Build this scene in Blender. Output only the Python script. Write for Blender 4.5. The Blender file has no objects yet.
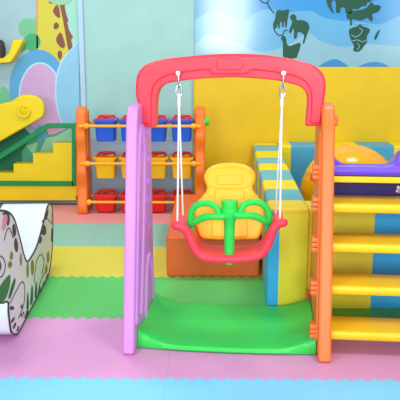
import bpy, bmesh, math, random
from mathutils import Vector, Matrix
random.seed(4)
SC = bpy.context.scene
COL = SC.collection
PI = math.pi

# ------------------------------------------------------------------ camera
H = 1.205; FPX = 700.0; PITCH = math.atan(150 / 700.0); YAW = math.radians(0.75)
cam_data = bpy.data.cameras.new('camera'); cam = bpy.data.objects.new('camera', cam_data)
COL.objects.link(cam); SC.camera = cam
cam.location = (0, 0, H); cam.rotation_euler = (PI / 2 - PITCH, 0, YAW)
cam_data.sensor_width = 36; cam_data.lens = FPX / 400 * 36
ROT = Matrix.Rotation(YAW, 3, 'Z') @ Matrix.Rotation(PI / 2 - PITCH, 3, 'X')
EYE = Vector((0, 0, H))
def ray(px, py):
    return ROT @ Vector((px - 200, 200 - py, -FPX))
def ground(px, py, z=0.0):
    d = ray(px, py); return EYE + d * ((z - H) / d.z)

class Frame:
    """a vertical working plane with its own axes: e along, n behind it, z up"""
    def __init__(s, a, b):
        s.o = Vector((a[0], a[1], 0)); e = Vector((b[0] - a[0], b[1] - a[1], 0)).normalized()
        s.e = e; s.n = Vector((-e.y, e.x, 0)); s.ang = math.atan2(e.y, e.x)
    def pt(s, px, py, a=0.0, b=0.0):
        """(along, height) where the sight line meets the plane n = a + b*z"""
        d = ray(px, py); q = EYE - s.o
        t = (a + b * q.z - q.dot(s.n)) / (d.dot(s.n) - b * d.z)
        p = q + d * t
        return (p.dot(s.e), p.z)
    def pts(s, L, a=0.0, b=0.0): return [s.pt(x, y, a, b) for x, y in L]

# ------------------------------------------------------------------ materials
def lin(c):
    c /= 255.0
    return c / 12.92 if c <= 0.04045 else ((c + 0.055) / 1.055) ** 2.4
def mat(name, rgb, rough=0.4, var=0.04, scale=6.0, bump=0.0, bscale=60.0, metal=0.0, coat=0.0, spec=0.35):
    m = bpy.data.materials.new(name); m.use_nodes = True
    nt = m.node_tree; N = nt.nodes; L = nt.links; b = N['Principled BSDF']
    base = [lin(v) for v in rgb]
    tc = N.new('ShaderNodeTexCoord'); nz = N.new('ShaderNodeTexNoise'); nz.inputs['Scale'].default_value = scale
    nz.inputs['Detail'].default_value = 3
    cr = N.new('ShaderNodeValToRGB')
    cr.color_ramp.elements[0].position = 0.3; cr.color_ramp.elements[1].position = 0.7
    cr.color_ramp.elements[0].color = [max(0, v * (1 - var)) for v in base] + [1]
    cr.color_ramp.elements[1].color = [min(1, v * (1 + var)) for v in base] + [1]
    L.new(tc.outputs['Object'], nz.inputs['Vector']); L.new(nz.outputs['Fac'], cr.inputs['Fac'])
    L.new(cr.outputs['Color'], b.inputs['Base Color'])
    b.inputs['Roughness'].default_value = rough; b.inputs['Metallic'].default_value = metal
    b.inputs['Coat Weight'].default_value = coat; b.inputs['Specular IOR Level'].default_value = spec
    if bump:
        n2 = N.new('ShaderNodeTexNoise'); n2.inputs['Scale'].default_value = bscale
        bp = N.new('ShaderNodeBump'); bp.inputs['Strength'].default_value = bump; bp.inputs['Distance'].default_value = 0.002
        L.new(tc.outputs['Object'], n2.inputs['Vector']); L.new(n2.outputs['Fac'], bp.inputs['Height'])
        L.new(bp.outputs['Normal'], b.inputs['Normal'])
    return m
def foam(name, rgb):
    m = mat(name, rgb, 0.42, 0.035, 1.6)
    nt = m.node_tree; N = nt.nodes; L = nt.links; b = N['Principled BSDF']
    tc = N.new('ShaderNodeTexCoord'); hs = []
    for a in (0.9, -0.9):
        mp = N.new('ShaderNodeMapping'); mp.inputs['Rotation'].default_value[2] = a
        w = N.new('ShaderNodeTexWave'); w.inputs['Scale'].default_value = 26; w.inputs['Distortion'].default_value = 0.6
        L.new(tc.outputs['Object'], mp.inputs['Vector']); L.new(mp.outputs['Vector'], w.inputs['Vector']); hs.append(w)
    mx = N.new('ShaderNodeMath'); mx.operation = 'MULTIPLY'
    L.new(hs[0].outputs['Fac'], mx.inputs[0]); L.new(hs[1].outputs['Fac'], mx.inputs[1])
    bp = N.new('ShaderNodeBump'); bp.inputs['Strength'].default_value = 0.3; bp.inputs['Distance'].default_value = 0.0015
    L.new(mx.outputs[0], bp.inputs['Height']); L.new(bp.outputs['Normal'], b.inputs['Normal'])
    return m

M = {}
def P(k, *a, **kw): M[k] = mat(k, *a, **kw)
P('lilac', (214, 144, 226), 0.38); P('orange', (240, 120, 54), 0.38); P('coral', (240, 62, 82), 0.34)
P('green', (48, 212, 82), 0.36); P('yellow', (252, 208, 48), 0.36); P('seat_yellow', (248, 198, 50), 0.4)
P('step_yellow', (255, 208, 36), 0.33); P('violet', (108, 70, 214), 0.3)
P('violet_shade', (42, 24, 108), 0.4); P('rope', (242, 246, 246), 0.7, bump=0.3, bscale=300); P('steel', (190, 196, 200), 0.25, metal=0.9)
P('gold', (244, 168, 6), 0.2, coat=0.3)
P('vinyl_yellow', (240, 214, 30), 0.4, bump=0.1, bscale=12); P('vinyl_teal', (86, 178, 190), 0.4, bump=0.1, bscale=12)
P('vinyl_blue', (56, 182, 248), 0.4, bump=0.1, bscale=12); P('vinyl_lime', (232, 228, 60), 0.4, bump=0.1, bscale=12)
P('vinyl_orange', (226, 100, 44), 0.45, bump=0.1, bscale=12)
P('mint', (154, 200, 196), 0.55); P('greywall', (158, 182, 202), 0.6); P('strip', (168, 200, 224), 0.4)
P('wallpad', (224, 188, 0), 0.42, bump=0.08, bscale=8)
P('skirting', (140, 150, 165), 0.5)
P('rack_orange', (240, 122, 40), 0.4); P('rod', (252, 178, 36), 0.4)
P('bin_blue', (28, 92, 222), 0.38); P('bin_yellow', (240, 190, 14), 0.38); P('bin_red', (228, 36, 30), 0.38); P('handle_red', (222, 42, 36), 0.4)
P('panel_yellow', (232, 206, 14), 0.45); P('panel_green', (10, 138, 78), 0.45); P('panel_orange', (226, 160, 50), 0.45)
P('print_sky', (156, 188, 198), 0.5); P('print_mint', (152, 208, 192), 0.5); P('giraffe', (204, 196, 66), 0.5); P('giraffe_edge', (222, 150, 80), 0.5)
P('brown', (128, 74, 60), 0.5); P('eleph', (86, 160, 208), 0.5); P('eleph_pale', (134, 192, 224), 0.5); P('eleph_edge', (172, 212, 234), 0.5)
P('eleph_pink', (196, 160, 206), 0.5); P('eleph_pink_lo', (216, 150, 190), 0.5); P('leaf', (110, 186, 142), 0.5); P('leaf_dark', (64, 164, 112), 0.5)
P('hill_dark', (18, 112, 82), 0.5); P('hill_mid', (70, 160, 130), 0.5); P('hill_soft', (140, 196, 160), 0.5)
P('map_top', (66, 148, 208), 0.13); P('map_mid', (102, 170, 210), 0.13); P('map_low', (138, 184, 202), 0.13); P('map_hill', (64, 138, 194), 0.13)
P('animal', (0, 74, 54), 0.45)
P('white', (222, 232, 240), 0.5, var=0.01); P('print_white', (226, 228, 224), 0.5, var=0.01); P('ink', (52, 56, 54), 0.5)
P('ink_green', (40, 92, 66), 0.5); P('ink_olive', (128, 128, 50), 0.5); P('ink_pink', (222, 150, 176), 0.5); P('ink_leaf', (44, 122, 66), 0.5)
P('dark', (50, 44, 40), 0.5); P('concrete', (190, 190, 186), 0.7); P('flower', (240, 110, 170), 0.5)
FO = {k: foam('foam_' + k, c) for k, c in dict(blue=(132, 214, 254), pink=(224, 160, 210), green=(92, 206, 106), yellow=(228, 216, 78), teal=(144, 202, 184), salmon=(238, 158, 158)).items()}

# ------------------------------------------------------------------ object helpers
def obj(name, bm, m, parent=None, smooth=True, angle=40):
    bmesh.ops.recalc_face_normals(bm, faces=bm.faces)
    me = bpy.data.meshes.new(name); bm.to_mesh(me); bm.free()
    for x in (m if isinstance(m, (list, tuple)) else [m]): me.materials.append(x)
    if smooth:
        for p in me.polygons: p.use_smooth = True
        me.set_sharp_from_angle(angle=math.radians(angle))
    o = bpy.data.objects.new(name, me); COL.objects.link(o)
    if smooth:
        wn = o.modifiers.new('weighted_normal', 'WEIGHTED_NORMAL'); wn.keep_sharp = True; wn.weight = 80
    if parent is not None: o.parent = parent
    return o
def tag(o, label, cat, group=None):
    o['label'] = label; o['category'] = cat
    if group: o['group'] = group
    return o
def thing(name, label, cat, loc=(0, 0, 0), rz=0, group=None):
    o = bpy.data.objects.new(name, None); COL.objects.link(o); o.empty_display_size = 0.1
    o.location = loc; o.rotation_euler = (0, 0, rz)
    return tag(o, label, cat, group)
def struct(name, bm, m, parent=None):
    o = obj(name, bm, m, parent); o['kind'] = 'structure'; return o
def copy_tree(o, parent=None):
    c = o.copy(); COL.objects.link(c)
    if parent is not None: c.parent = parent
    for ch in list(o.children): copy_tree(ch, c)
    return c

def smooth_closed(L, n=6):
    R = []; k = len(L)
    for i in range(k):
        p0, p1, p2, p3 = [Vector(L[(i + j - 1) % k]) for j in range(4)]
        for s in range(n):
            t = s / n
            R.append(0.5 * ((2 * p1) + (p2 - p0) * t + (2 * p0 - 5 * p1 + 4 * p2 - p3) * t * t + (3 * p1 - p0 - 3 * p2 + p3) * t ** 3))
    return R
def smooth_open(L, n=6):
    L = [Vector(p) for p in L]; Q = [L[0] * 2 - L[1]] + L + [L[-1] * 2 - L[-2]]; R = []
    for i in range(1, len(Q) - 2):
        p0, p1, p2, p3 = Q[i - 1:i + 3]
        for s in range(n):
            t = s / n
            R.append(0.5 * ((2 * p1) + (p2 - p0) * t + (2 * p0 - 5 * p1 + 4 * p2 - p3) * t * t + (3 * p1 - p0 - 3 * p2 + p3) * t ** 3))
    R.append(L[-1]); return R
def ccw(L):
    a = sum(L[i][0] * L[(i + 1) % len(L)][1] - L[(i + 1) % len(L)][0] * L[i][1] for i in range(len(L)))
    return list(L) if a > 0 else list(reversed(L))
def fillet(L, r, n=4):
    """round the corners of a polygon"""
    R = []; k = len(L)
    for i in range(k):
        p = Vector(L[i]); a = Vector(L[i - 1]) - p; b = Vector(L[(i + 1) % k]) - p
        q = min(r[i] if isinstance(r, (list, tuple)) else r, a.length * .48, b.length * .48)
        if q < 1e-5: R.append(p); continue
        A = p + a.normalized() * q; B = p + b.normalized() * q
        for s in range(n + 1):
            t = s / n; R.append(A * (1 - t) ** 2 + p * 2 * t * (1 - t) + B * t * t)
    return R
def prism(bm, outline, d0, d1, mp, r=0.006, seg=3, holes=(), mi=0):
    """a solid of the given outline between depths d0 and d1, its rims rounded by r"""
    L = [Vector(p) for p in ccw([tuple(p) for p in outline])]; Q = []
    for p in L:
        if not Q or (p - Q[-1]).length > 1e-5: Q.append(p)
    if (Q[0] - Q[-1]).length < 1e-5: Q.pop()
    L = Q; k = len(L); nr = []
    for i in range(k):
        a = (L[i] - L[i - 1]).normalized(); b = (L[(i + 1) % k] - L[i]).normalized()
        na = Vector((-a.y, a.x)); nb = Vector((-b.y, b.x)); s = na + nb
        s = s / max(0.35, s.length_squared / 2) if s.length > 1e-6 else na
        nr.append(s)
    sg = 1 if d1 > d0 else -1
    rings = []
    for j in range(seg + 1):
        t = j / seg * PI / 2; rings.append((r * (1 - math.sin(t)), d0 + sg * r * (1 - math.cos(t))))
    rings += [(i, d1 - (d - d0)) for i, d in reversed(rings)]
    if r <= 0: rings = [(0, d0), (0, d1)]
    VV = [[bm.verts.new(mp(L[i].x + nr[i].x * ins, L[i].y + nr[i].y * ins, d)) for i in range(k)] for ins, d in rings]
    fs = []
    for A, B in zip(VV, VV[1:]):
        for i in range(k): fs.append(bm.faces.new((A[i], A[(i + 1) % k], B[(i + 1) % k], B[i])))
    if not holes:
        for ring in (VV[0][::-1], VV[-1]):
            f = bm.faces.new(ring); f.normal_update()
            if k > 16:
                fs += bmesh.ops.triangulate(bm, faces=[f], quad_method='BEAUTY', ngon_method='EAR_CLIP')['faces']
            else: fs.append(f)
    else:
        hv = []
        for h in holes:
            hv.append(([bm.verts.new(mp(p[0], p[1], d0)) for p in h], [bm.verts.new(mp(p[0], p[1], d1)) for p in h]))
        for A, B in hv:
            for i in range(len(A)): fs.append(bm.faces.new((A[i], A[(i + 1) % len(A)], B[(i + 1) % len(A)], B[i])))
        for ring, w in ((VV[0], 0), (VV[-1], 1)):
            es = [bm.edges.get((ring[i], ring[(i + 1) % k])) for i in range(k)]
            for h in hv: es += [bm.edges.get((h[w][i], h[w][(i + 1) % len(h[w])])) for i in range(len(h[w]))]
            res = bmesh.ops.triangle_fill(bm, edges=es, use_beauty=True)
            fs += [f for f in res['geom'] if isinstance(f, bmesh.types.BMFace)]
    for f in fs: f.material_index = mi
    return bm
def tube(bm, pts, rad, seg=12, closed=False, flat=1.0, mi=0):
    P_ = [Vector(p) for p in pts]; k = len(P_)
    R = rad if isinstance(rad, (list, tuple)) else [rad] * k
    T = []
    for i in range(k):
        a = P_[(i - 1) % k] if (closed or i > 0) else P_[i]; b = P_[(i + 1) % k] if (closed or i < k - 1) else P_[i]
        T.append((b - a).normalized())
    up = Vector((0, 0, 1)) if abs(T[0].z) < 0.9 else Vector((0, 1, 0))
    nrm = (up - T[0] * up.dot(T[0])).normalized(); rings = []
    def ring(c, t, n, r):
        bt = t.cross(n)
        return [bm.verts.new(c + n * (math.cos(2 * PI * j / seg) * r) + bt * (math.sin(2 * PI * j / seg) * r * flat)) for j in range(seg)]
    for i in range(k):
        nrm = (nrm - T[i] * nrm.dot(T[i])).normalized()
        if i == 0 and not closed:
            for q in (0.15, 0.55, 0.85): rings.append(ring(P_[0] - T[0] * R[0] * math.sqrt(1 - q * q), T[0], nrm, R[0] * q))
        rings.append(ring(P_[i], T[i], nrm, R[i]))
        if i == k - 1 and not closed:
            for q in (0.85, 0.55, 0.15): rings.append(ring(P_[i] + T[i] * R[i] * math.sqrt(1 - q * q), T[i], nrm, R[i] * q))
    n = len(rings); pairs = list(zip(rings, rings[1:])) + ([(rings[-1], rings[0])] if closed else [])
    for A, B in pairs:
        for j in range(seg):
            f = bm.faces.new((A[j], A[(j + 1) % seg], B[(j + 1) % seg], B[j])); f.material_index = mi
    if not closed: bm.faces.new(rings[0][::-1]); bm.faces.new(rings[-1])
    return bm
def lathe(bm, prof, c=(0, 0, 0), axis='Z', seg=28):
    c = Vector(c); rings = []
    for r, h in prof:
        row = []
        for j in range(seg):
            a = 2 * PI * j / seg; x, y = math.cos(a) * max(r, 1e-4), math.sin(a) * max(r, 1e-4)
            v = Vector((x, y, h)) if axis == 'Z' else (Vector((h, x, y)) if axis == 'X' else Vector((x, h, y)))
            row.append(bm.verts.new(c + v))
        rings.append(row)
    for A, B in zip(rings, rings[1:]):
        for j in range(seg): bm.faces.new((A[j], A[(j + 1) % seg], B[(j + 1) % seg], B[j]))
    bm.faces.new(rings[0][::-1]); bm.faces.new(rings[-1]); return bm
def rbox(bm, a, b, r=0.01, seg=3):
    g = bmesh.ops.create_cube(bm, size=1.0); vs = g['verts']
    for v in vs:
        v.co = Vector([(a[i] + b[i]) / 2 + v.co[i] * (b[i] - a[i]) for i in range(3)])
    if r > 0:
        es = list({e for v in vs for e in v.link_edges})
        bmesh.ops.bevel(bm, geom=es, offset=r, segments=seg, profile=0.5, affect='EDGES')
    return bm
B_ = bmesh.new
XZ = lambda u, z, d: Vector((u, d, z))        # outline seen from the front, depth along n
YZ = lambda v, z, d: Vector((d, v, z))        # outline seen from the side, thickness along e
def ell(cx, cy, rx, ry, n=28, a0=0, a1=2 * PI):
    return [(cx + rx * math.cos(a0 + (a1 - a0) * i / n), cy + ry * math.sin(a0 + (a1 - a0) * i / n)) for i in range(n if abs(a1 - a0 - 2 * PI) < 1e-6 else n + 1)]

# ------------------------------------------------------------------ the room
YW = 5.55
bm = B_(); rbox(bm, (-4, -0.6, -0.06), (4, YW + 0.1, -0.0125), 0); struct('floor', bm, M['concrete'])
bm = B_(); rbox(bm, (-4, YW, -0.0125), (4, YW + 0.1, 2.7), 0); struct('wall_back', bm, M['mint'])
W = Frame((0, YW), (1, YW))
def wx(px, py=120): return W.pt(px, py)[0]
def wz(px, py): return W.pt(px, py)[1]
# white upright batten between mural and mint wall
bm = B_(); a = wx(77.3, 0); b = wx(82.3, 60)
rbox(bm, (wx(77.6, 0), YW - 0.03, 0), (wx(77.6, 0) + 0.042, YW, 2.7), 0.008); struct('trim_1', bm, M['strip'])
# yellow wall cladding under the map
zt = W.pt(365, 67, -0.03)[1]
bm = B_(); rbox(bm, (wx(193.5, 90), YW - 0.03, 0), (4, YW, zt), 0.01); struct('trim_2', bm, M['wallpad'])
# grey lower wall band behind the rack
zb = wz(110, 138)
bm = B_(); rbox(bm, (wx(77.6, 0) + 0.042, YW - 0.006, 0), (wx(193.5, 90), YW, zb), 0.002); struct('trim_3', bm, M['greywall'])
bm = B_(); rbox(bm, (-4, YW - 0.02, 0), (wx(77.6, 0), YW, 0.07), 0.004); struct('baseboard_back', bm, M['skirting'])

# ------------------------------------------------------------------ foam mats
rows = [ground(200, 378.6).y + i * 0.6 for i in range(-3, 7)]
T = rows[4] - rows[3]
fam = ['yellow', 'green', 'blue', 'pink', 'green', 'yellow', 'teal', 'salmon', 'teal']
fam = {-2: 'green', -1: 'blue', 0: 'pink', 1: 'green', 2: 'yellow', 3: 'teal', 4: 'salmon'}
x_seam = ground(329, 386).x
wording = {'green-2': None,
           -1: ('pale blue foam floor mat tile at the near edge in front of the swing', 'blue mats at the near edge'),
           0: ('pink foam floor mat tile in the row under the swing front feet', 'pink mats under the swing front feet'),
           1: ('bright green foam floor mat tile in the row behind the green swing tray', 'green mats behind the swing tray'),
           2: ('yellow foam floor mat tile in the row between green and teal mats', 'yellow mats between green and teal'),
           3: ('teal foam floor mat tile in the row before the salmon mats', 'teal mats before the salmon row'),
           4: ('salmon pink foam floor mat tile in the row at the toy rack feet', 'salmon mats at the back wall')}
def tooth_edge(a, b, horizontal, flat=False):
    """interlocking teeth along one side, from a to b; zero at both ends"""
    n = 11; L = []
    dx, dy = b[0] - a[0], b[1] - a[1]
    for i in range(n):
        for t, s in ((0.0, 0), (0.18, 1), (0.42, 1), (0.5, 0), (0.68, -1), (0.92, -1)):
            q = (i + t) / n; o = 0 if flat else s * 0.010
            L.append((a[0] + dx * q + (0 if horizontal else o), a[1] + dy * q + (o if horizontal else 0)))
    return L
y0 = ground(200, 378.6).y
for r in range(-1, 5):
    ya, yb = y0 + r * 0.6, y0 + (r + 1) * 0.6
    nxt = yb > YW - 0.1
    if nxt: yb = YW - 0.022
    proto = None
    for c in range(-4, 3):
        xa = x_seam + c * 0.6; xb = xa + 0.6
        if proto is None:
            bm = B_()
            lo = tooth_edge((0, 0), (0.6, 0), True); rt = [(0.6, 0)]
            up = tooth_edge((0, yb - ya), (0.6, yb - ya), True, nxt); lf = [(0, 0)]
            out = lo + rt + [(0.6, yb - ya)] + up[::-1][:-1] + [(0, yb - ya)] + lf[::-1][:-1]
            prism(bm, out, 0.0, -0.0125, lambda u, v, d: Vector((u, v, d)), 0.0012, 2)
            o = obj('foam_mat', bm, FO[fam[r]]); proto = o
        else:
            o = proto.copy(); COL.objects.link(o)
        o.location = (xa, ya, 0)
        tag(o, wording[r][0], 'floor mat', wording[r][1])

# ------------------------------------------------------------------ murals
ml = thing('wall_mural', 'painted jungle wall mural with giraffe neck and blue elephant', 'mural', (0, YW, 0), 0)
def flat(name, polys, m, parent, d, F=W, t=0.002, off=0.0):
    for i, p in enumerate(polys):
        bm = B_(); dd = d + 0.0003 * i
        prism(bm, F.pts(p, -dd + off), -dd, -dd + t, XZ, 0); obj(name, bm, m, parent, smooth=False)
LX = 77.2
flat('backing', [[(-60, -40), (LX, -40), (80.5, 200), (-60, 200)]], M['print_sky'], ml, 0.004, t=0.004)
flat('pale_green_panel', [[(37, -40), (LX, -40), (79, 60), (37, 60)]], M['print_mint'], ml, 0.006)
flat('tree', [ell(28, 27.5, 9.5, 9.5), [(34, 20), (38, 12), (38, 40), (30, 40)], [(-10, 108), (-10, 96), (3, 86), (8, 90), (13, 99), (13, 125), (-10, 130)]], M['leaf'], ml, 0.0075)
flat('tree', [ell(32, 42, 8.5, 8.5), ell(22, 48, 5, 3)], M['leaf_dark'], ml, 0.009)
flat('giraffe', [[(38, -30), (54, -30), (60, 0), (64, 22), (68, 46), (66, 64), (40, 60), (38, 50)]], M['giraffe'], ml, 0.0075)
flat('giraffe_edge', [[(36.4, -30), (38, -30), (38, 52), (36.4, 52)]], M['giraffe_edge'], ml, 0.009)
flat('giraffe_mane', [[(55, -25), (59, -25), (63.5, 0), (66, 1.5), (64.5, 4), (65.5, 12), (68.5, 21), (67, 22), (69, 30), (73, 37), (71, 40), (73, 48), (70, 55), (67, 44), (63, 20), (58.5, 0)]], M['brown'], ml, 0.009)
flat('giraffe_spot', [smooth_closed(p) for p in ([(49, 0), (52.5, 0), (52, 3.5), (49.5, 3)], [(53, 11), (56.5, 5), (59, 8), (60, 17), (57, 17)],
     [(54, 24), (57, 22.5), (59, 26), (56.5, 29), (54, 28.5)], [(56, 40), (60, 32.5), (63, 37), (65, 46), (61, 47.5)], [(57.5, 53), (60, 50.5), (62, 53), (61, 59), (58.5, 58)])], M['brown'], ml, 0.0095)
flat('sun_tree', [ell(60, -6, 14, 11)], M['hill_soft'], ml, 0.0098)
flat('elephant', [ell(38, 88, 28.5, 38.5)], M['eleph'], ml, 0.0105)
flat('elephant_rim', [ell(40, 96, 21.5, 34)], M['eleph_edge'], ml, 0.0115)
flat('elephant_belly', [ell(40, 97, 20, 33), [(38, 110), (60, 100), (66, 128), (60, 136), (46, 132)]], M['eleph_pink'], ml, 0.0125)
ear = smooth_closed([(80, 44), (70, 50), (60, 63), (55, 82), (55.5, 102), (60, 120), (68, 133), (82, 140), (86, 90)])
flat('elephant_ear_rim', [[(min(x, 77.6 + y * .02), y) for x, y in ear]], M['eleph_edge'], ml, 0.0135)
flat('elephant_ear', [[(min(x + 1.8, 77.6 + y * .02), y) for x, y in ear]], M['eleph_pale'], ml, 0.0145)
flat('ground_hill', [[(-40, 160), (-20, 140), (0, 136), (22, 126), (36, 140), (48, 150), (48, 198), (-40, 198)]], M['hill_dark'], ml, 0.0155)
flat('ground_hill', [[(22, 152), (30, 138), (46, 128), (60, 132), (79, 120), (79.5, 198), (22, 198)]], M['hill_mid'], ml, 0.0165)
flat('ground_hill', [[(26, 146), (38, 142), (34, 156)], [(46, 138), (56, 136), (70, 128), (79, 134), (79, 150), (40, 152)]], M['hill_soft'], ml, 0.0172)
flat('ground_patch', [[(46, 129), (56, 126), (58, 133), (49, 135)]], M['eleph_pink_lo'], ml, 0.018)
flat('ground_patch', [[(34, 130), (40, 124), (48, 136), (40, 142)]], M['eleph'], ml, 0.018)

mr = thing('wall_mural', 'blue wall mural with dark green animals forming a world map', 'mural', (0, YW, 0), 0)
def wav(xs, base): return [(x, y) for x, y in base] + [(470, 75), (194.5, 75)]
flat('backing', [[(194.6, -40), (470, -40), (470, 70), (195.2, 70)]], M['map_top'], mr, 0.012, t=0.012)
flat('wave', [smooth_open([(195, 20), (215, 10), (240, 22), (262, 10), (290, 12), (310, 11), (325, 18), (345, 21), (360, 22), (380, 24), (400, 16), (430, 10), (470, 14)]) + [Vector((470, 70)), Vector((195, 70))]], M['map_mid'], mr, 0.0128)
flat('wave', [smooth_open([(195, 44), (210, 34), (235, 42), (262, 52), (290, 44), (308, 33), (322, 42), (345, 47), (370, 44), (400, 46), (440, 40), (470, 44)]) + [Vector((470, 70)), Vector((195, 70))]], M['map_low'], mr, 0.0136)
flat('hill', [smooth_open([(316, 68), (324, 63), (335, 59), (344, 63), (350, 68)]), smooth_open([(355, 68), (364, 64), (372, 62), (382, 63), (392, 68)])], M['map_hill'], mr, 0.0144)
def sil(L, n=3): flat('animal_silhouette', [smooth_closed(L, n)], M['animal'], mr, 0.015, t=0.003)
sil([(276, 13), (278, 10), (283, 10.5), (289, 9.5), (288.5, 15), (287.5, 21), (286.5, 27), (285, 27), (284.8, 22), (284, 22), (283.5, 27), (282, 27), (281.5, 22), (280, 23), (279.8, 28), (278.3, 28), (277.5, 24), (276.5, 28), (274, 28), (273, 24), (275, 19)])
sil([(290, 17), (293, 14), (296, 16), (297, 20), (302, 20), (307, 22), (309.5, 27), (308, 32), (306, 38), (303.8, 44), (302.8, 42), (304.3, 36), (302, 33), (298, 32), (296.5, 38), (294, 38), (294, 33), (293.5, 28), (291, 33), (289, 32), (290, 28), (292, 22)])
sil([(281, 38), (283.5, 35.5), (286, 38), (287, 44), (290, 46), (295, 44), (300.5, 43), (300, 48), (298, 54), (295.5, 58), (284, 58), (283, 50), (282.8, 42)])
sil([(327, -6), (326.5, 1), (328, 6), (331, 11), (334, 13.5), (332.3, 8), (331.5, 3), (334, 0), (336, 3), (336, 12), (340, 12.5), (341, 7.5), (345, 8), (346, 13), (351, 13), (353, 9), (358, 9), (362, 6), (366, 6), (367, 3), (371, 1), (374, -6), (350, -12)])
sil([(347, 14), (352, 11), (360, 10), (366, 8), (369, 5), (372, 2), (374, 5), (378, 5), (381, 7), (378, 12), (372.5, 14), (373, 20), (370, 21), (367.5, 18), (360, 20.5), (352.5, 19), (352, 25), (350, 25), (350, 20), (347, 18)])
sil([(349, 30), (353, 27.5), (358, 26), (360, 23), (362, 26), (368, 28), (370, 31), (367, 36), (367, 42), (364, 46), (361, 50), (357, 52), (353, 50), (354, 46), (351, 40), (349.5, 35)])
sil([(374.3, 38), (376, 34), (379, 30), (380, 31), (378.5, 34), (377, 38), (375, 40)])
for L in ([(258, -2), (262, 2), (266, 3), (269, 0), (268, -3)], [(267, 3), (269, 7), (272, 11), (274, 12.5)], [(273.5, 28), (276, 33), (280, 35.5), (283, 34), (284, 31), (287, 30)]):
    bm = B_(); tube(bm, [(u, -0.015, z) for u, z in W.pts(smooth_open(L, 5))], 0.004, 6)
    obj('vine_line', bm, M['animal'], mr)
for L in ([(351, 35), (355, 37), (359, 35), (362, 31), (359, 28)], [(352, 41), (357, 40), (362, 42), (366, 40)], [(357, 50), (359, 46), (357, 43)], [(352, 22), (356, 24), (361, 24), (366, 24), (370, 25)]):
    bm = B_(); tube(bm, [(u, -0.016, z) for u, z in W.pts(smooth_open(L, 5))], 0.0028, 6)
    obj('pale_outline', bm, M['map_low'], mr)

# ------------------------------------------------------------------ left wall reliefs
DS = 0.15
st = thing('toy_staircase', 'yellow stair shaped wall panel with green handrail below the elephant mural', 'play panel', (0, YW - DS, 0), 0)
S = Frame((0, YW - DS), (1, YW - DS))
bm = B_(); prism(bm, S.pts([(-44, 200.5), (76, 200.5), (76, 143), (53, 143), (53, 153.5), (33, 153.5), (33, 164), (13.5, 164), (13.5, 173), (-6, 173), (-6, 182.5), (-25, 182.5), (-25, 190), (-44, 190)]), 0, DS - 0.02, XZ, 0.004); obj('stair_body', bm, M['panel_yellow'], st)
bm = B_(); prism(bm, S.pts([(-44, 180.5), (74, 181), (74, 186), (-44, 185.5)]), -0.012, 0.004, XZ, 0.003); obj('lower_rail', bm, M['panel_green'], st)
bm = B_(); prism(bm, fillet(S.pts([(-40, 179), (46.5, 123.5), (76, 123.5), (76, 186), (72, 186), (72, 128), (49, 128), (-36, 183)]), 0.01), -0.012, 0.03, XZ, 0.003); obj('handrail', bm, M['panel_green'], st)
bm = B_(); prism(bm, S.pts([(75.6, 124), (79, 124), (79, 196), (75.6, 196)]), 0.004, DS - 0.02, XZ, 0.004); obj('end_board', bm, M['panel_orange'], st)

DA = 0.22
A = Frame((0, YW - DA), (1, YW - DA))
ar = thing('toy_digger', 'yellow rounded digger arm with round bolt mounted over the stair panel', 'wall toy', (0, YW - DA, 0), 0)
bm = B_(); prism(bm, smooth_closed(A.pts([(-40, 164), (-20, 153), (0, 141.5), (20, 130), (40, 118.5), (43.3, 114), (43.5, 106), (40, 99.5), (32, 95.3), (22, 95.3), (15, 98.5), (10, 101.8), (0, 104), (-20, 114), (-40, 126)]), 4), 0, 0.06, XZ, 0.012); obj('arm_plate', bm, M['panel_yellow'], ar)
c = A.pt(24, 111); bm = B_(); lathe(bm, [(0.0, -0.016), (0.024, -0.016), (0.03, -0.012), (0.034, -0.02), (0.05, -0.02), (0.056, -0.008), (0.058, 0.005)], (c[0], 0, c[1]), 'Y')
for k in range(3):
    a = k * PI / 3
    tube(bm, [(c[0] - math.cos(a) * .024, -0.017, c[1] - math.sin(a) * .024), (c[0] + math.cos(a) * .024, -0.017, c[1] + math.sin(a) * .024)], 0.005, 8)
obj('bolt', bm, M['panel_yellow'], ar)
bm = B_(); rbox(bm, (A.pt(0, 120)[0], 0.055, A.pt(0, 122)[1] - .02), (A.pt(25, 120)[0], DA - 0.018, A.pt(0, 110)[1]), 0.01); obj('wall_bracket', bm, M['panel_yellow'], ar)
bk = thing('digger_bucket', 'small yellow angled digger bucket on the mural at upper left', 'wall toy', (0, YW - 0.12, 0), 0)
K = Frame((0, YW - 0.12), (1, YW - 0.12))
bm = B_(); prism(bm, fillet(K.pts([(-16, 64), (-16, 60), (3, 58), (9, 53), (13, 40), (22, 39.5), (22.5, 42), (13, 59), (10, 62.5)]), 0.008), 0, 0.11, XZ, 0.006); obj('bucket', bm, M['panel_yellow'], bk)
bm = B_(); prism(bm, smooth_closed(K.pts([(-12, 40), (-2, 40), (1.2, 46), (1.5, 55), (0, 59), (-12, 60)])), 0.01, 0.112, XZ, 0.006); obj('hinge', bm, M['dark'], bk)

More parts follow.
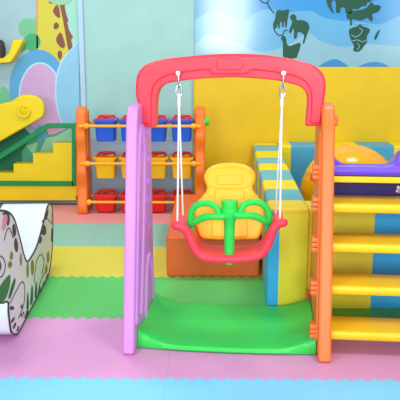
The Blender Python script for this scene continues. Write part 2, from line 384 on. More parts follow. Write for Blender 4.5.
# ------------------------------------------------------------------ toy rack and bins
g0 = ground(82.5, 214.5); g1 = ground(200, 216.5)
RK = Frame(g0, (g1.x, g0.y)); RW = RK.pt(200, 150)[0]
rack = thing('toy_rack', 'orange scalloped toy storage rack with yellow rods against the mint wall', 'toy rack', RK.o, RK.ang)
zr = RK.pt(84, 107, 0.05)[1]
def rack_profile(s=1):
    F = []
    n = 40
    for i in range(n + 1):
        z = 0.02 + (zr - 0.07) * i / n; t = z / zr
        F.append((0.0 + 0.05 * t + 0.016 * math.cos(2 * PI * (t * 3 + 0.28)), z))
    top = [(0.085, zr - 0.012), (0.12, zr), (0.16, zr - 0.012)]
    Bk = [(0.2 + 0.08 * (1 - z / zr) + 0.012 * math.cos(2 * PI * (z / zr * 3)), z) for _, z in F[::-1]]
    return F + top + Bk + [(0.27, 0.0), (0.19, 0.0), (0.17, 0.03), (0.10, 0.03), (0.08, 0.0), (0.01, 0.0)]
for k in (0, 1):
    bm = B_(); x = 0.0 if k == 0 else RW
    prism(bm, rack_profile(), x - 0.037, x + 0.037, YZ, 0.016)
    e = obj('end_panel', bm, M['rack_orange'], rack)
    bm = B_()
    xx = x + (0.038 if k == 0 else -0.038)
    tube(bm, [(xx, v, z) for v, z in smooth_closed([(0.09, zr * .55), (0.085, zr * .75), (0.1, zr * .93), (0.13, zr * .96), (0.16, zr * .93), (0.18, zr * .75), (0.18, zr * .55), (0.13, zr * .5)])], 0.008, 8, True)
    obj('moulded_rib', bm, M['rack_orange'], e)
bm = B_(); kz = RK.pt(206, 122, 0.06)[1]
lathe(bm, [(0.0, 0.05), (0.022, 0.045), (0.03, 0.03), (0.03, 0.0)], (RW + 0.02, 0.09, kz), 'X'); obj('knob', bm, M['green'], rack)
bins = {}
rowdef = [(126, 'bin_blue', 'blue', 'top'), (163.5, 'bin_yellow', 'yellow', 'middle'), (202, 'bin_red', 'red', 'bottom')]
colpx = [106, 131.3, 156.7, 182]
pos_words = {0: 'leftmost of its shelf', 1: 'second from left behind purple panel', 2: 'third from left', 3: 'rightmost of its shelf'}
for py, mk, cname, lev in rowdef:
    z = RK.pt(140, py, 0.03)[1]
    for v, dz in ((0.02, 0), (0.2, 0.012)):
        bm = B_(); tube(bm, [(0.0, v, z + dz), (RW, v, z + dz)], 0.0105, 12)
        if v < 0.1:
            for x in (0.048, RW - 0.048):
                lathe(bm, [(0.001, -0.02), (0.016, -0.018), (0.021, -0.006), (0.021, 0.006), (0.016, 0.018), (0.001, 0.02)], (x, v, z), 'X', 16)
        obj('rod', bm, M['rod'], rack)
    proto = None
    for ci, cx in enumerate(colpx):
        u = RK.pt(cx, py, 0.1)[0]
        loc = RK.o + RK.e * u + RK.n * 0.108 + Vector((0, 0, z + 0.001))
        lab = f'{cname} plastic toy bin on the {lev} rack shelf, {pos_words[ci]}'
        if proto is None:
            proto = thing('toy_bin', lab, 'toy bin', loc, RK.ang, 'toy bins on the orange rack')
            bm = B_()
            hw, hd, h = 0.081, 0.082, (0.118 if lev != 'bottom' else 0.083)
            def rr(w, d, zz): return [(p.x, p.y, zz) for p in fillet([(-w, -d), (w, -d), (w, d), (-w, d)], 0.022, 4)]
            rings = [rr(.064, .058, -h), rr(.068, .063, -h + .008), rr(hw - .006, hd - .005, 0.028), rr(hw + .006, hd + .006, 0.03), rr(hw + .007, hd + .007, 0.042), rr(hw - .008, hd - .008, 0.042), rr(.064, .058, -h + .012)]
            V = [[bm.verts.new(q) for q in R_] for R_ in rings]
            n = len(V[0])
            for Aa, Bb in zip(V, V[1:]):
                for i in range(n): bm.faces.new((Aa[i], Aa[(i + 1) % n], Bb[(i + 1) % n], Bb[i]))
            bm.faces.new(V[0][::-1]); bm.faces.new(V[-1])
            obj('bin_body', bm, M[mk], proto)
            bm = B_()
            tube(bm, smooth_open([(-.07, 0.0, .036), (-.062, .04, .05), (-.045, .075, .058), (.045, .075, .058), (.062, .04, .05), (.07, 0, .036)], 4), 0.0095, 10)
            tube(bm, smooth_open([(-.03, -.05, .04), (-.02, .02, .05), (.045, .075, .058)], 4), 0.008, 8)
            tube(bm, [(-.066, -.07, .045), (.066, -.07, .045)], 0.006, 8)
            obj('handle', bm, M['handle_red'], proto)
        else:
            o = copy_tree(proto); o.location = loc; o['label'] = lab

# ------------------------------------------------------------------ soft play blocks and gym ball
gA = ground(269, 307.5); zT = Frame((0, gA.y), (1, gA.y)).pt(290, 208)[1]
def tops(px, py): return ground(px, py, zT)
nl, nr_ = tops(268.8, 208.6), tops(310, 208.6); fl = tops(252.3, 141)
blk = thing('soft_play_wall', 'padded wall block with yellow and teal striped top behind the swing', 'soft play block', nl, math.atan2(-(fl.x - nl.x), fl.y - nl.y), 'soft play blocks')
blk.location.z = 0
wd = nr_.x - nl.x + 0.0; ln = YW - 0.05 - nl.y
st_px = [208, 200, 189, 180, 170, 163.5, 157.5, 151, 145]
cuts = [tops(270, p).y - nl.y for p in st_px] + [ln]
bm = B_()
prof = fillet([(0, 0), (wd, 0), (wd, zT), (0, zT)], [0.004, 0.004, 0.022, 0.022], 5)
sec = [(0.010, 0.0), (0.003, 0.003), (0.0, 0.010)] + [(0, c) for c in cuts[1:]]
V = []
for ins, d in sec:
    V.append([bm.verts.new((min(max(p.x, ins), wd - ins), d, min(p.y, zT - ins))) for p in prof])
n = len(prof)
for s, (Aa, Bb) in enumerate(zip(V, V[1:])):
    for i in range(n):
        f = bm.faces.new((Aa[i], Aa[(i + 1) % n], Bb[(i + 1) % n], Bb[i])); f.material_index = 0 if s < 3 else (1 if (s - 3) % 2 == 0 else 0)
bm.faces.new(V[-1]).material_index = 0
cap = bm.faces.new(V[0][::-1]); cap.material_index = 2
for f in bm.faces:
    if f.material_index == 0 and min(v.co.y for v in f.verts) < 0.019 and max(v.co.z for v in f.verts) < zT - 0.01: f.material_index = 2
r_ = bmesh.ops.bisect_plane(bm, geom=[cap] + list(cap.edges) + list(cap.verts), plane_co=(wd * 0.275, 0, 0), plane_no=(1, 0, 0))
for f in bm.faces:
    if f.material_index == 2 and f.calc_center_median().x < wd * 0.27: f.material_index = 3
obj('striped_cover', bm, [M['vinyl_yellow'], M['vinyl_teal'], M['vinyl_lime'], M['vinyl_blue']], blk, angle=50)
bm = B_(); tube(bm, [(0.02, 0.001, zT - 0.016), (wd - 0.02, 0.001, zT - 0.016)], 0.003, 8); obj('seam_piping', bm, M['vinyl_yellow'], blk)

fw = thing('soft_play_wall', 'lime and blue padded wall block behind the yellow ladder steps', 'soft play block', (nr_.x - 0.001, nr_.y, 0), 0, 'soft play blocks')
xb = Frame((0, nr_.y), (1, nr_.y)).pt(374, 240)[0] - nr_.x
bm = B_()
secs = [(0, 0), (xb, 1), (xb + 0.62, 0)]; prof = fillet([(0, 0), (0.19, 0), (0.19, zT), (0, zT)], [0.004, 0.004, 0.022, 0.022], 5)
V = [[bm.verts.new((x, p.x, p.y)) for p in prof] for x in (0, xb, xb + 0.6)]
n = len(prof)
for s, (Aa, Bb) in enumerate(zip(V, V[1:])):
    for i in range(n): bm.faces.new((Aa[i], Aa[(i + 1) % n], Bb[(i + 1) % n], Bb[i])).material_index = s
bm.faces.new(V[0][::-1]); bm.faces.new(V[-1]).material_index = 1
obj('cover', bm, [M['vinyl_lime'], M['vinyl_blue']], fw, angle=50)

# padded block along the yellow wall
px_b = [268, 291, 325, 359, 394, 430, 466]
YB = 5.28; BF = Frame((0, YB), (1, YB)); zB = BF.pt(340, 145.5)[1]
far_x = fl.x + wd + 0.012
xs = [max(far_x, BF.pt(279, 150)[0])] + [BF.pt(p, 150)[0] for p in px_b[1:]]
bw = thing('soft_play_wall', 'yellow and blue panelled padded block along the yellow back wall', 'soft play block', (xs[0], YB, 0), 0, 'soft play blocks')
prof = fillet([(0, 0), (YW - 0.035 - YB, 0), (YW - 0.035 - YB, zB), (0, zB)], [0.004, 0.004, 0.02, 0.02], 5); n = len(prof)
bm = B_(); V = [[bm.verts.new((x - xs[0], p.x, p.y)) for p in prof] for x in xs]
for s, (Aa, Bb) in enumerate(zip(V, V[1:])):
    for i in range(n): bm.faces.new((Aa[i], Aa[(i + 1) % n], Bb[(i + 1) % n], Bb[i])).material_index = s % 2
bm.faces.new(V[0][::-1]); bm.faces.new(V[-1])
obj('cover', bm, [M['vinyl_yellow'], mat('vinyl_sea', (70, 160, 196), 0.4)], bw, angle=50)

# big golden ball
d = ray(349, 193); YBALL = 4.4; pc = EYE + d * (YBALL / d.y); rb = pc.z
ball = thing('gym_ball', 'shiny golden exercise ball behind the purple slide top', 'ball', (pc.x, pc.y, 0), 0)
bm = B_(); prof = []
for i in range(65):
    a = -PI / 2 + PI * i / 64; g = 0.004 * (1 if (i % 8) in (0,) and 8 < i < 56 else 0)
    prof.append(((rb - g) * math.cos(a), rb + (rb - g) * math.sin(a)))
lathe(bm, prof, (0, 0, 0), 'Z', 64); obj('ball_skin', bm, M['gold'], ball, angle=60)
bm = B_(); lathe(bm, [(0.0, 0.006), (0.012, 0.006), (0.014, 0.0)], (0, 0, 2 * rb - 0.003), 'Z', 16); obj('valve', bm, M['yellow'], ball)

# orange step block behind the swing
oA = ground(166.5, 277); OF = Frame((0, oA.y), (1, oA.y)); zo = OF.pt(200, 237)[1]
ox1 = OF.pt(265, 250)[0]; oy1 = ground(177, 194, zo).y
ob = thing('soft_step', 'low orange padded block under and behind the hanging swing', 'soft play block', (oA.x, oA.y, 0), 0)
bm = B_(); rbox(bm, (0, 0, 0.001), (min(ox1, nl.x + 0.01) - oA.x - 0.012, oy1 - oA.y, zo), 0.012, 3); obj('cover', bm, M['vinyl_orange'], ob)
bm = B_(); tube(bm, [(0.01, 0.0, zo - 0.012), (min(ox1, nl.x + 0.01) - oA.x - 0.022, 0.0, zo - 0.012)], 0.003, 8); obj('seam_piping', bm, M['vinyl_orange'], ob)

# ------------------------------------------------------------------ the swing and slide set
SF = Frame(ground(128, 356), ground(324.5, 364))
WID = SF.pt(324.5, 364)[0]
gym = thing('swing_and_slide_set', 'plastic play set with purple and orange side panels, red swing bar and green tray', 'swing set', SF.o, SF.ang)
def panel_profile(lean, top, rear):
    f = [(0.0, 0.012), (lean * 0.25, top * 0.25), (lean * 0.5, top * 0.5), (lean * 0.75, top * 0.75), (lean * 0.93, top * 0.93)]
    f = smooth_open(f, 4)
    t = [Vector((lean * 1.0 + 0.012, top * 0.985)), Vector((lean + 0.05, top)), Vector((lean + 0.16, top)), Vector((lean + 0.25, top * 0.985)), Vector((rear - 0.03, top * 0.955)), Vector((rear, top * 0.91))]
    b = [Vector((rear, top * 0.5)), Vector((rear + 0.015, 0.1)), Vector((rear + 0.02, 0.012)), Vector((rear + 0.008, 0.0)), Vector((rear - 0.12, 0.0)), Vector((rear - 0.14, 0.012)), Vector((0.12, 0.012)), Vector((0.10, 0.0)), Vector((0.012, 0.0))]
    return f + t + b
LEAN_L, LEAN_R, TOP = 0.185, 0.235, SF.pt(132, 105, 0.21)[1]
TOPR = SF.pt(330, 105, 0.25)[1]
HT = 0.0235
holes = []
for v, z, a, b in ((0.41, .86, .05, .02), (0.33, .80, .05, .022), (0.43, .74, .05, .024), (0.40, .645, .05, .022), (0.36, .57, .04, .024), (0.44, .56, .025, .02), (0.32, .49, .045, .022), (0.43, .44, .04, .02)):
    holes.append([tuple(p) for p in fillet([(v - a, z - b), (v + a, z - b), (v + a, z + b), (v - a, z + b)], 0.012, 3)])
bm = B_(); prism(bm, panel_profile(LEAN_L, TOP, 0.52), -HT, HT, YZ, 0.011, 4, holes=holes); lp = obj('side_panel', bm, M['lilac'], gym); lp['label'] = 'lilac purple side panel'
# moulded ridges on the inner face of the purple panel
bm = B_()
tube(bm, [(HT, v, z) for v, z in smooth_open([(0.055, .12), (0.11, .4), (.17, .72), (0.215, .86), (.26, .9), (.3, .87), (.31, .75), (.27, .5), (.22, .3), (.17, .12)], 5)], 0.009, 8)
tube(bm, [(HT, v, z) for v, z in smooth_open([(0.27, .03), (0.3, .18), (.34, .28), (.40, .31), (.45, .27), (.48, .15), (.485, .03)], 5)], 0.01, 8)
obj('moulded_rib', bm, M['lilac'], lp)
HTR = 0.026
bm = B_(); prism(bm, panel_profile(LEAN_R, TOPR, 0.60), WID - HTR, WID + HTR, YZ, 0.012, 4); rp = obj('side_panel', bm, M['orange'], gym); rp['label'] = 'orange side panel carrying the ladder steps'
bm = B_()
tube(bm, [(WID - HTR, v, z) for v, z in smooth_open([(0.06, .08), (0.12, .35), (.2, .72), (0.25, .88)], 5)], 0.008, 8)
obj('moulded_rib', bm, M['orange'], rp)
bm = B_(); prism(bm, panel_profile(LEAN_R, TOPR, 0.60), WID + 0.50, WID + 0.50 + 2 * HTR, YZ, 0.012, 4); obj('side_panel', bm, M['orange'], gym)
# ridged step ends that clip through the orange panel
def step_end(uc, v, z, sx=0.032, h=0.058, w=0.05):
    bm = B_()
    for k in range(3):
        zz = z + (k - 1) * h / 3
        rbox(bm, (uc - sx, v - w / 2, zz - h / 6 + .0006), (uc + 0.004, v + w / 2, zz + h / 6 - .0006), 0.005, 2)
    return obj('step_end', bm, M['orange'], gym)
for py in (171.5, 203.5, 243.5, 286.5, 329.5):
    _, z = SF.pt(314, py, 0.06, 0.23); step_end(WID - HTR, 0.06 + 0.23 * z, z)
for px, py in ((300, 178.5), (306, 298.5)):
    _, z = SF.pt(px, py, 0.5); step_end(WID - HTR, 0.55, z, 0.02, 0.04, 0.04)
_, z = SF.pt(335, 120, 0.3)
bm = B_(); rbox(bm, (WID + HTR - .003, 0.27, z - .022), (WID + HTR + .016, .31, z + .022), .006); obj('step_end', bm, M['orange'], gym)

# green base tray
g = lambda px, py, t: SF.pt(px, py, t)
u0, u1 = HT + 0.002, WID - HTR - 0.003; um = (u0 + u1) / 2
top_prof = []
n = 44
def tray_z(u):
    s = abs(u - um) / ((u1 - u0) / 2); return 0.028 + 0.05 * max(0, (s - 0.55) / 0.45) ** 1.7
bm = B_()
vs = [(0.075, .35), (0.082, .85), (0.095, 1.0), (0.14, 0.98), (0.2, .8), (0.3, .75), (0.4, .78), (0.5, .95), (0.54, 1.0), (0.555, .85), (0.56, .4)]
G_ = []
for v, k in vs:
    row = []
    for i in range(n + 1):
        u = u0 + (u1 - u0) * i / n; s = abs(u - um) / ((u1 - u0) / 2)
        z = tray_z(u); z = 0.02 + (z - 0.02) * k if k < 1 and 0.14 <= v <= 0.5 else z * k
        vv = v + (0.02 * (1 - s * s) * (-1 if v < .12 else 0))
        if s < 0.7 and v > 0.53: vv -= 0.0
        row.append(bm.verts.new((u, vv, z)))
    G_.append(row)
lowF = [bm.verts.new((v.co.x, v.co.y + 0.004, 0.004)) for v in G_[0]]; lowB = [bm.verts.new((v.co.x, v.co.y, 0.002)) for v in G_[-1]]
rws = [lowF] + G_ + [lowB]
for Aa, Bb in zip(rws, rws[1:]):
    for i in range(n): bm.faces.new((Aa[i], Aa[i + 1], Bb[i + 1], Bb[i]))
bm.faces.new([r[0] for r in rws]); bm.faces.new([r[-1] for r in rws][::-1])
for i in range(n): bm.faces.new((lowF[i], lowB[i], lowB[i + 1], lowF[i + 1]))
obj('base_tray', bm, M['green'], gym, angle=45)

# red crossbar
TB = 0.30
outer = [(141, 127), (139.5, 110), (136, 97), (135.8, 82), (138.3, 72.5), (144, 66), (152, 62), (165, 59), (180, 57.2), (200, 55.2), (230, 53.8), (260, 54.6), (280, 57), (298, 60.3), (311, 64), (319, 69), (324.5, 76.5), (326, 86), (324.5, 100), (321.5, 126.3)]
inner = [(305.8, 126.3), (306.8, 112), (307.6, 100), (306, 92.5), (300.5, 87), (290, 83.3), (275, 80.3), (255, 78.3), (230, 77.3), (200, 78.8), (180, 81), (168, 83.5), (161, 87), (157.3, 94), (156, 105), (155.5, 127)]
bm = B_()
full = smooth_open([Vector(p) for p in outer], 4) + smooth_open([Vector(p) for p in inner], 4)
prism(bm, SF.pts(full, TB), TB, TB + 0.075, XZ, 0.006, 3)
cb = obj('crossbar', bm, M['coral'], gym)
groove = [(310.5, 123.5), (311.3, 108), (311.5, 96), (309, 87), (302.5, 80), (290, 75.2), (275, 72.4), (254, 70), (250, 71), (246.5, 74), (230, 74.3), (213.5, 74), (210, 71), (206, 70), (185, 72.2), (170, 75), (160, 79.2), (153.5, 86), (151.5, 96), (151.2, 108), (151.3, 124)]
outer2 = [(142.5, 124), (141, 110), (137.3, 97), (137.1, 82), (139.5, 73.5), (145, 67), (152.5, 63.2), (165, 60.2), (180, 58.4), (200, 56.4), (230, 55), (260, 55.8), (280, 58.2), (298, 61.5), (310.3, 65.2), (318, 70), (323.3, 77.2), (324.8, 86), (323.3, 100), (320.3, 123.5)]
bm = B_()
prism(bm, SF.pts(smooth_open([Vector(p) for p in outer2], 4) + smooth_open([Vector(p) for p in groove], 4), TB - 0.01), TB - 0.01, TB + 0.01, XZ, 0.006, 3)
obj('raised_band', bm, M['coral'], cb)
bm = B_(); q = fillet(SF.pts([(216.5, 57.8), (242.5, 57.8), (242.5, 70.2), (216.5, 70.2)], TB - 0.015), 0.02, 5)
prism(bm, q, TB - 0.0155, TB, XZ, 0.0035, 3)
obj('badge', bm, M['coral'], cb)

# ladder steps
LU0, LU1 = WID + HTR, WID + 0.50
for py in (331.5, 286, 243.5, 203.5):
    _, z = SF.pt(366, py, 0.055, 0.23); v0 = 0.055 + 0.23 * z
    pr = [(v0 + 0.004, z - 0.040), (v0 - 0.006, z - 0.034), (v0 - 0.012, z - 0.018), (v0 - 0.008, z - 0.004), (v0 + 0.008, z), (v0 + 0.06, z + 0.003), (v0 + 0.14, z + 0.004), (v0 + 0.15, z - 0.004), (v0 + 0.15, z - 0.02), (v0 + 0.05, z - 0.022), (v0 + 0.022, z - 0.028), (v0 + 0.018, z - 0.04)]
    bm = B_(); prism(bm, smooth_closed(pr, 3), LU0 - 0.004, LU1 + 0.004, YZ, 0.001, 1)
    sp = obj('step', bm, M['step_yellow'], gym)
# rail under the slide top
_, z = SF.pt(366, 179, 0.25); bm = B_(); rbox(bm, (LU0 - .004, 0.235, z - 0.014), (LU1 + .004, 0.265, z + 0.012), 0.006); obj('rail', bm, M['step_yellow'], gym)
# purple slide: trough with raised sides, running back and down
TS = 0.235
_, zl = SF.pt(366, 167, TS)
cxl, cxr = SF.pt(334, 160, TS)[0], SF.pt(402, 160, TS)[0]
def trough(u, w=0.06, h=0.06):
    if u < cxl + w: t = (cxl + w - u) / w; return h * max(0, 1 - math.sqrt(max(0, 1 - min(t, 1) ** 2)))
    if u > cxr - w: t = (u - cxr + w) / w; return h * max(0, 1 - math.sqrt(max(0, 1 - min(t, 1) ** 2)))
    return 0
us = [LU0 + 0.001 + (LU1 - LU0 - 0.002) * i / 60 for i in range(61)]
path = [(TS + 0.01, 0.0), (TS + 0.03, 0.002), (TS + 0.05, 0.003), (TS + 0.07, 0.002), (TS + 0.1, -0.004), (TS + 0.2, -0.035), (TS + 0.3, -0.075), (TS + 0.42, -0.12)]
path += [(TS + 0.5 + 0.1 * i, -0.15 - 0.085 * i) for i in range(5)]
bm = B_(); G_ = []
for v, dz in path:
    G_.append([bm.verts.new((u, v, zl + dz + trough(u) * min(1, max(0, (v - TS - 0.012) / 0.06)) ** 0.6)) for u in us])
for Aa, Bb in zip(G_, G_[1:]):
    for i in range(60): bm.faces.new((Aa[i], Aa[i + 1], Bb[i + 1], Bb[i]))
sl = obj('slide', bm, M['violet'], gym, angle=60)
bm = B_(); tube(bm, [(LU0 - .002, TS + 0.012, zl - 0.018), (LU1 + .002, TS + 0.012, zl - 0.018)], 0.0195, 16); obj('lip', bm, M['violet'], sl)
md = sl.modifiers.new('thickness', 'SOLIDIFY'); md.thickness = 0.016; md.offset = -1
bm = B_(); _, za = SF.pt(366, 195, 0.3); rbox(bm, (LU0 - .002, 0.38, za - .03), (LU1 + .002, 0.398, zl - 0.025), 0.005); ap = obj('apron', bm, M['violet_shade'], gym)  # darkened violet paints in the shade under the slide top
for q, mm in ((ell(398.3, 187.5, 1.6, 1.8, 12), 'white'), (ell(399.5, 191, 1.9, 2.2, 12), 'flower'), (ell(397, 191, 1.2, 1.4, 12), 'white')):
    bm = B_(); prism(bm, SF.pts(q, 0.378), 0.3765 - (0.0005 if mm == 'flower' else 0), 0.380, XZ, 0); obj('flower_sticker', bm, M[mm], ap)
# ------------------------------------------------------------------ hanging swing seat
TC = 0.315                                    # the plane the swing hangs in
cu = (SF.pt(230, 200, TC))[0]
seat_o = SF.o + SF.e * cu + SF.n * TC
sw = thing('hanging_swing', 'toddler swing seat with red base, yellow backrest and green safety bar', 'swing', seat_o, SF.ang)
def lp_(px, py, t, b=0.0):                   # sight point -> seat coordinates
    u, z = SF.pt(px, py, t, b); return Vector((u - cu, t + b * z - TC, z))
TF = 0.225
rim = [(176, 225.5), (181, 226.8), (186, 230), (190, 238), (194, 247.5), (199, 254), (208, 257.8), (230, 259), (252, 257.6), (261.5, 253.5), (267, 246), (270.5, 236.5), (274, 228), (278.5, 223.8), (283.3, 222.6)]
rim3 = smooth_open([lp_(x, y, TF) for x, y in rim], 5)
bm = B_(); tube(bm, rim3, [0.019] * len(rim3), 14)
path2 = [(p.x, p.z) for p in rim3]
rev = []
for i, p in enumerate(path2):
    a = Vector(path2[max(0, i - 1)]); b = Vector(path2[min(len(path2) - 1, i + 1)]); t = (b - a).normalized(); nn = Vector((-t.y, t.x))
    rev.append((Vector(p) + nn * 0.009, Vector(p) - nn * 0.009))
prism(bm, [q[0] for q in rev] + [q[1] for q in rev[::-1]], TF - TC, 0.40 - TC, XZ, 0.004, 2)
tube(bm, [p + Vector((0, 0.40 - TF, 0)) for p in rim3[7:-7]], 0.011, 10)
obj('seat_base', bm, M['coral'], sw)
# backrest
bb, ba = 0.30, 0.365 - 0.30 * 0.36
half = [(230, 163.8), (238, 164.2), (246, 166.2), (252.5, 170.5), (255.6, 177), (254.6, 183), (252.8, 187.5), (253.6, 192), (258, 198), (263, 204), (264.8, 212), (263.5, 224), (261, 234), (257.5, 239), (250, 240.2), (230, 240.6)]
full = half + [(459.2 - x, y) for x, y in half[::-1][1:-1]]
bm = B_()
o2 = SF.pts(full, ba, bb)
mpb = lambda u, z, d: Vector((u - cu, ba + bb * z - TC + d, z))
prism(bm, smooth_closed(o2, 4), 0.0, 0.045, mpb, 0.016, 4); br = obj('backrest', bm, M['seat_yellow'], sw)
bm = B_()
inner_r = [(229.6, 189), (241, 188.5), (244.5, 193), (245.5, 203), (247, 216), (248, 232), (246, 236.5), (229.6, 237)]
inner_r = inner_r + [(459.2 - x, y) for x, y in inner_r[::-1][1:-1]]
bm = B_(); prism(bm, smooth_closed(SF.pts(inner_r, ba, bb), 4), -0.007, 0.006, mpb, 0.006, 3); obj('back_pad', bm, M['seat_yellow'], br)
bd = fillet(SF.pts([(216.5, 174.8), (242.5, 174.8), (242.5, 184.3), (216.5, 184.3)], ba, bb), 0.018, 5)
bm = B_(); prism(bm, bd, -0.006, 0.004, mpb, 0.003, 2); obj('badge', bm, M['seat_yellow'], br)
bm = B_(); ring = smooth_closed(SF.pts([(206.5, 178), (211, 170.5), (222, 167.5), (237, 167.5), (248, 170.5), (252.3, 178), (248, 186.5), (230, 188), (211, 186.5)], ba, bb), 4)
tube(bm, [mpb(p[0], p[1], 0.0005) for p in ring], 0.0035, 8, True); obj('moulded_rib', bm, M['seat_yellow'], br)
# safety bar
TG = 0.215
guard = bpy.data.objects.new('safety_bar', None)
bm = B_()
zb_, zt_ = lp_(229, 262, TG + .03).z, lp_(229, 216, TG + .01).z
cx = lp_(229, 240, TG).x; yv = TG - TC
lathe(bm, [(0.001, zb_ - .010), (0.018, zb_ - .008), (0.0205, zb_), (0.0215, zb_ + .05), (0.0225, zt_ - 0.06), (0.024, zt_ - 0.03), (0.031, zt_ - 0.012), (0.0375, zt_ - 0.002), (0.0385, zt_ + 0.022), (0.037, zt_ + 0.028), (0.0345, zt_ + 0.03), (0.0345, zt_ + .056), (0.031, zt_ + 0.062), (0.001, zt_ + 0.063)], (cx, yv + 0.03, 0), 'Z', 24)
sb = obj('safety_bar', bm, M['green'], sw)
for s in (0, 1):
    f = (lambda x: x) if s == 0 else (lambda x: 459.2 - x)
    loop = [(219, 217, 0), (218.3, 212, .0), (215, 206, .003), (207, 203.2, .012), (198.5, 204.5, .025), (192.8, 209.5, .04), (190.2, 216.5, .05), (190, 223, .06), (192.3, 231, .065)]
    low = [(223, 216.5, 0), (215, 216.6, .0), (206, 217, .012), (198.5, 219.8, .03), (191, 224, .055)]
    bm = B_()
    dy = 0 if s == 0 else -1.2
    tube(bm, smooth_open([lp_(f(x), y + dy, TG + t) for x, y, t in loop], 5), [0.0136] * 36 + [0.0135, .012, .012, .010, .008], 12)
    tube(bm, smooth_open([lp_(f(x), y + dy, TG + t) for x, y, t in low], 5), 0.0152, 12)
    obj('handle', bm, M['green'], sb)
# ropes and hooks
for s, (top, mid, fr, rr2) in enumerate((((178.3, 73), (179, 98), (177.3, 223), (183, 216)), ((283.5, 73), (282, 98), (280, 222), (275.6, 214.5)))):
    th = 0.278
    a = lp_(*top, th); m_ = lp_(*mid, th)
    bm = B_()
    lathe(bm, [(0.001, -.012), (.009, -.012), (.009, .03), (.001, .03)], (a.x, a.y, a.z), 'Y', 12)
    h = a.z - m_.z; c0 = a.z - h * .38; c1 = a.z - h * .74
    def link(cz, hh, w, rot):
        L = []
        for i in range(20):
            t = 2 * PI * i / 20; x = w * math.cos(t); z = hh * math.sin(t)
            L.append(Vector(((a.x + m_.x) / 2 + (m_.x - a.x) * ((a.z - cz) / h - .5) + (x if not rot else 0), a.y + (x if rot else x * .4), cz + z)))
        return L
    tube(bm, link(a.z - h * .27, h * .32, .006, 1), 0.0034, 8, True)
    tube(bm, link(c1, h * .30, .011, 0), 0.0034, 8, True)
    obj('hook', bm, M['steel'], sw)
    bm = B_()
    tube(bm, [m_ + Vector((0, 0, .012)), m_ + Vector((0, 0, -.03))], 0.007, 10)
    e1 = lp_(*fr, TF + 0.02); e2 = lp_(*rr2, 0.385)
    tube(bm, [m_ + Vector((0, -.002, -.02)), e1], 0.0038, 8)
    obj('rope', bm, M['rope'], sw)
    bm = B_(); tube(bm, [m_ + Vector((0, .004, -.02)), e2], 0.0036, 8); obj('rope', bm, M['rope'], sw)

# ------------------------------------------------------------------ white animal rocker at left
RF = Frame(ground(17, 335), ground(50, 272))
rk = thing('animal_rocker', 'white padded animal ride-on with printed stripes and leaves at left', 'ride-on toy', RF.o, RF.ang)
out = [(-15, 222), (-9, 213), (0, 210.5), (8, 212.5), (13, 219), (16.5, 230), (20, 243), (23, 255), (26.3, 261.5), (31, 256), (36, 246), (40.5, 231), (44.5, 215), (46.8, 206.5), (49, 203.5), (51.2, 207), (52, 220), (51.7, 240), (50.5, 258), (48, 273), (43, 289), (37, 303), (30, 319), (24, 330), (17, 334), (11, 333), (9, 325), (7.5, 312), (7, 302), (1, 303), (-8, 300), (-15, 285), (-19, 262), (-18, 240)]
prof = smooth_closed(RF.pts(out), 4)
prof = [Vector((p.x, max(p.y, 0.006))) for p in prof]
WR = 0.245
bm = B_(); prism(bm, prof, 0.004, WR - 0.004, XZ, 0.006, 3); obj('padded_body', bm, M['white'], rk)
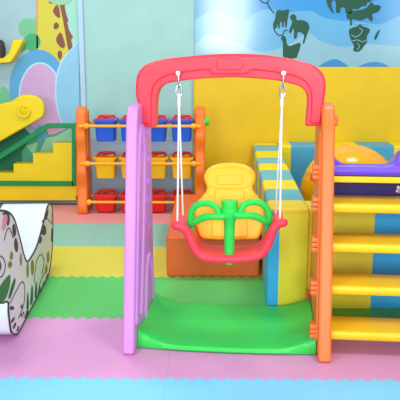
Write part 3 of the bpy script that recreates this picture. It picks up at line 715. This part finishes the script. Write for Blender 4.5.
for d0, d1 in ((-0.004, 0.012), (WR - 0.012, WR + 0.004)):
    bm = B_(); ins = []
    prism(bm, prof, d0, d1, XZ, 0.005, 2); sp = obj('printed_side', bm, M['print_white'], rk)
    bm = B_(); tube(bm, [(p.x, d0 if d0 < 0 else d1, p.y) for p in prof], 0.0042, 6, True); obj('piping', bm, M['ink'], sp)
    if d0 > 0: continue
    def pr_(name, polys, m, dd=0.0055, n=3):
        for p in polys:
            bm = B_(); prism(bm, RF.pts(smooth_closed(p, n)), -dd, -0.003, XZ, 0); obj(name, bm, m, sp, smooth=False)
    def ln_(name, lines, m, w=0.0035):
        for l in lines:
            bm = B_(); tube(bm, [(u, -0.0045, z) for u, z in RF.pts(smooth_open(l, 4))], w, 6); obj(name, bm, m, sp)
    pr_('dark_patch', [[(11.5, 226), (13.5, 224), (15, 232), (13.5, 237), (11.5, 233)], [(13, 242), (15, 238), (17, 246), (16, 252), (14, 250)], [(40, 231), (43, 225), (45, 228), (45, 234), (42, 235)], [(37.5, 240), (39, 236), (41, 238), (40, 243), (38, 243)],
                       [(1, 214), (7, 211), (8.5, 220), (6.5, 226), (4, 216)], [(44.5, 217), (46.5, 211), (47.5, 209), (47, 215), (45, 220)], [(50.5, 231), (51.6, 228), (51.5, 240), (50.3, 241)]], M['ink'])
    pr_('pink_ear', [[(0.5, 229), (1.5, 219), (4, 214), (6, 217), (5, 224), (3, 230)], [(50.3, 212), (51.2, 214), (51.5, 224), (50.5, 220)]], M['ink_pink'], 0.0065)
    pr_('olive_stripe', [[(9, 254), (10.5, 251), (12, 256), (10.5, 260), (8.8, 258)], [(19, 256), (20, 253), (21, 262), (19.8, 266), (18.8, 262)], [(25.5, 266), (27, 262), (27.8, 270), (27, 278), (25.6, 274)], [(30, 262), (32, 260), (33, 268), (31.5, 276), (30, 270)],
                         [(6.8, 264), (9, 261), (11, 264), (9.5, 268), (7.2, 267)], [(46, 255), (48, 251), (48.5, 260), (46.5, 263)], [(44, 268), (46, 264), (46.5, 271), (44.6, 273)]], M['ink_olive'])
    pr_('green_stripe', [[(7.5, 296), (11, 284), (13.8, 278), (14, 283), (11, 293), (8.5, 299)], [(25.5, 308), (26.5, 292), (27.7, 300), (27.5, 309)], [(29.2, 304), (30.8, 285), (32, 292), (31.5, 302)], [(33.8, 296), (35, 281), (36.2, 290), (35.5, 297)],
                         [(37, 294), (38.5, 286), (39.5, 288), (38, 296)], [(41, 289), (42.6, 282), (43.4, 284), (42, 291)], [(45, 280), (46, 274), (47, 276), (45.8, 283)]], M['ink_green'])
    pr_('leaf_print', [[(-6, 304), (-3, 290), (4, 279), (9, 275), (8.5, 286), (5, 297), (1, 302)]], M['ink_leaf'])
    pr_('paw_mark', [[(9, 307), (11, 306), (13, 308), (11.5, 310), (9, 309.5)], [(19.5, 307), (20.5, 304.5), (22, 307), (21, 309)], [(10, 321), (13, 317), (13.5, 319), (11, 323)], [(12, 327), (14, 322.5), (15, 324), (13, 329)], [(15.5, 331), (17, 326), (18, 327), (17, 331)], [(24, 318), (25.5, 311), (27.5, 311), (27, 320), (25, 321)]], M['ink'])
    ln_('outline_print', [[(9, 303), (14, 293), (19, 284), (22, 282), (23.5, 288), (23, 302), (19, 316)], [(33, 282), (35, 264), (38, 256), (41, 255), (43, 262), (41, 274)], [(17.5, 318), (20, 313), (20.5, 317), (22.5, 312), (23, 318)], [(-4, 276), (0, 277), (3, 272), (4, 264), (1, 257), (-4, 256)],
                          [(3, 240), (5, 232), (8, 228), (12, 238)], [(41, 222), (44, 218.5), (48, 220), (51, 224)], [(38, 288), (40, 280), (44, 272)]], M['ink'], 0.0025)
    pr_('eye', [ell(-3.5, 266, 3.5, 6, 14)], M['ink'], 0.006, 1)

# ------------------------------------------------------------------ light
w = bpy.data.worlds.new('world'); SC.world = w; w.use_nodes = True
w.node_tree.nodes['Background'].inputs[0].default_value = (0.93, 0.97, 1.0, 1); w.node_tree.nodes['Background'].inputs[1].default_value = 0.42
def area(name, loc, rot, size, sy, energy, color=(1, 1, 1)):
    l = bpy.data.lights.new(name, 'AREA'); l.shape = 'RECTANGLE'; l.size = size; l.size_y = sy; l.energy = energy; l.color = color
    o = bpy.data.objects.new(name, l); COL.objects.link(o); o.location = loc; o.rotation_euler = rot; return o
for x, y in ((-1.1, 1.5), (1.0, 1.5), (-1.1, 4.25), (0.98, 4.25)):
    area('ceiling_lamp', (x, y, 2.75), (0, 0, 0), 0.6, 0.6, 19)
area('front_fill', (0.36, -4.0, 1.9), (PI / 2, 0, 0), 0.95, 1.5, 135, (0.97, 0.99, 1.0))  # window behind the camera, mirrored in the map mural
area('front_fill', (-3.0, -4.0, 1.9), (PI / 2, 0, math.radians(-15)), 2.4, 1.7, 115, (0.97, 0.99, 1.0))  # added fill for the front faces, kept clear of the mural's reflection
area('front_fill', (4.8, -3.6, 1.9), (PI / 2, 0, math.radians(25)), 2.4, 1.7, 95, (0.97, 0.99, 1.0))  # added fill from the right, outside what the mural mirrors
SC.view_settings.view_transform = 'Standard'; SC.view_settings.look = 'None'
SC.view_settings.gamma = 1.0; SC.view_settings.exposure = 0.25; SC.view_settings.use_curve_mapping = False
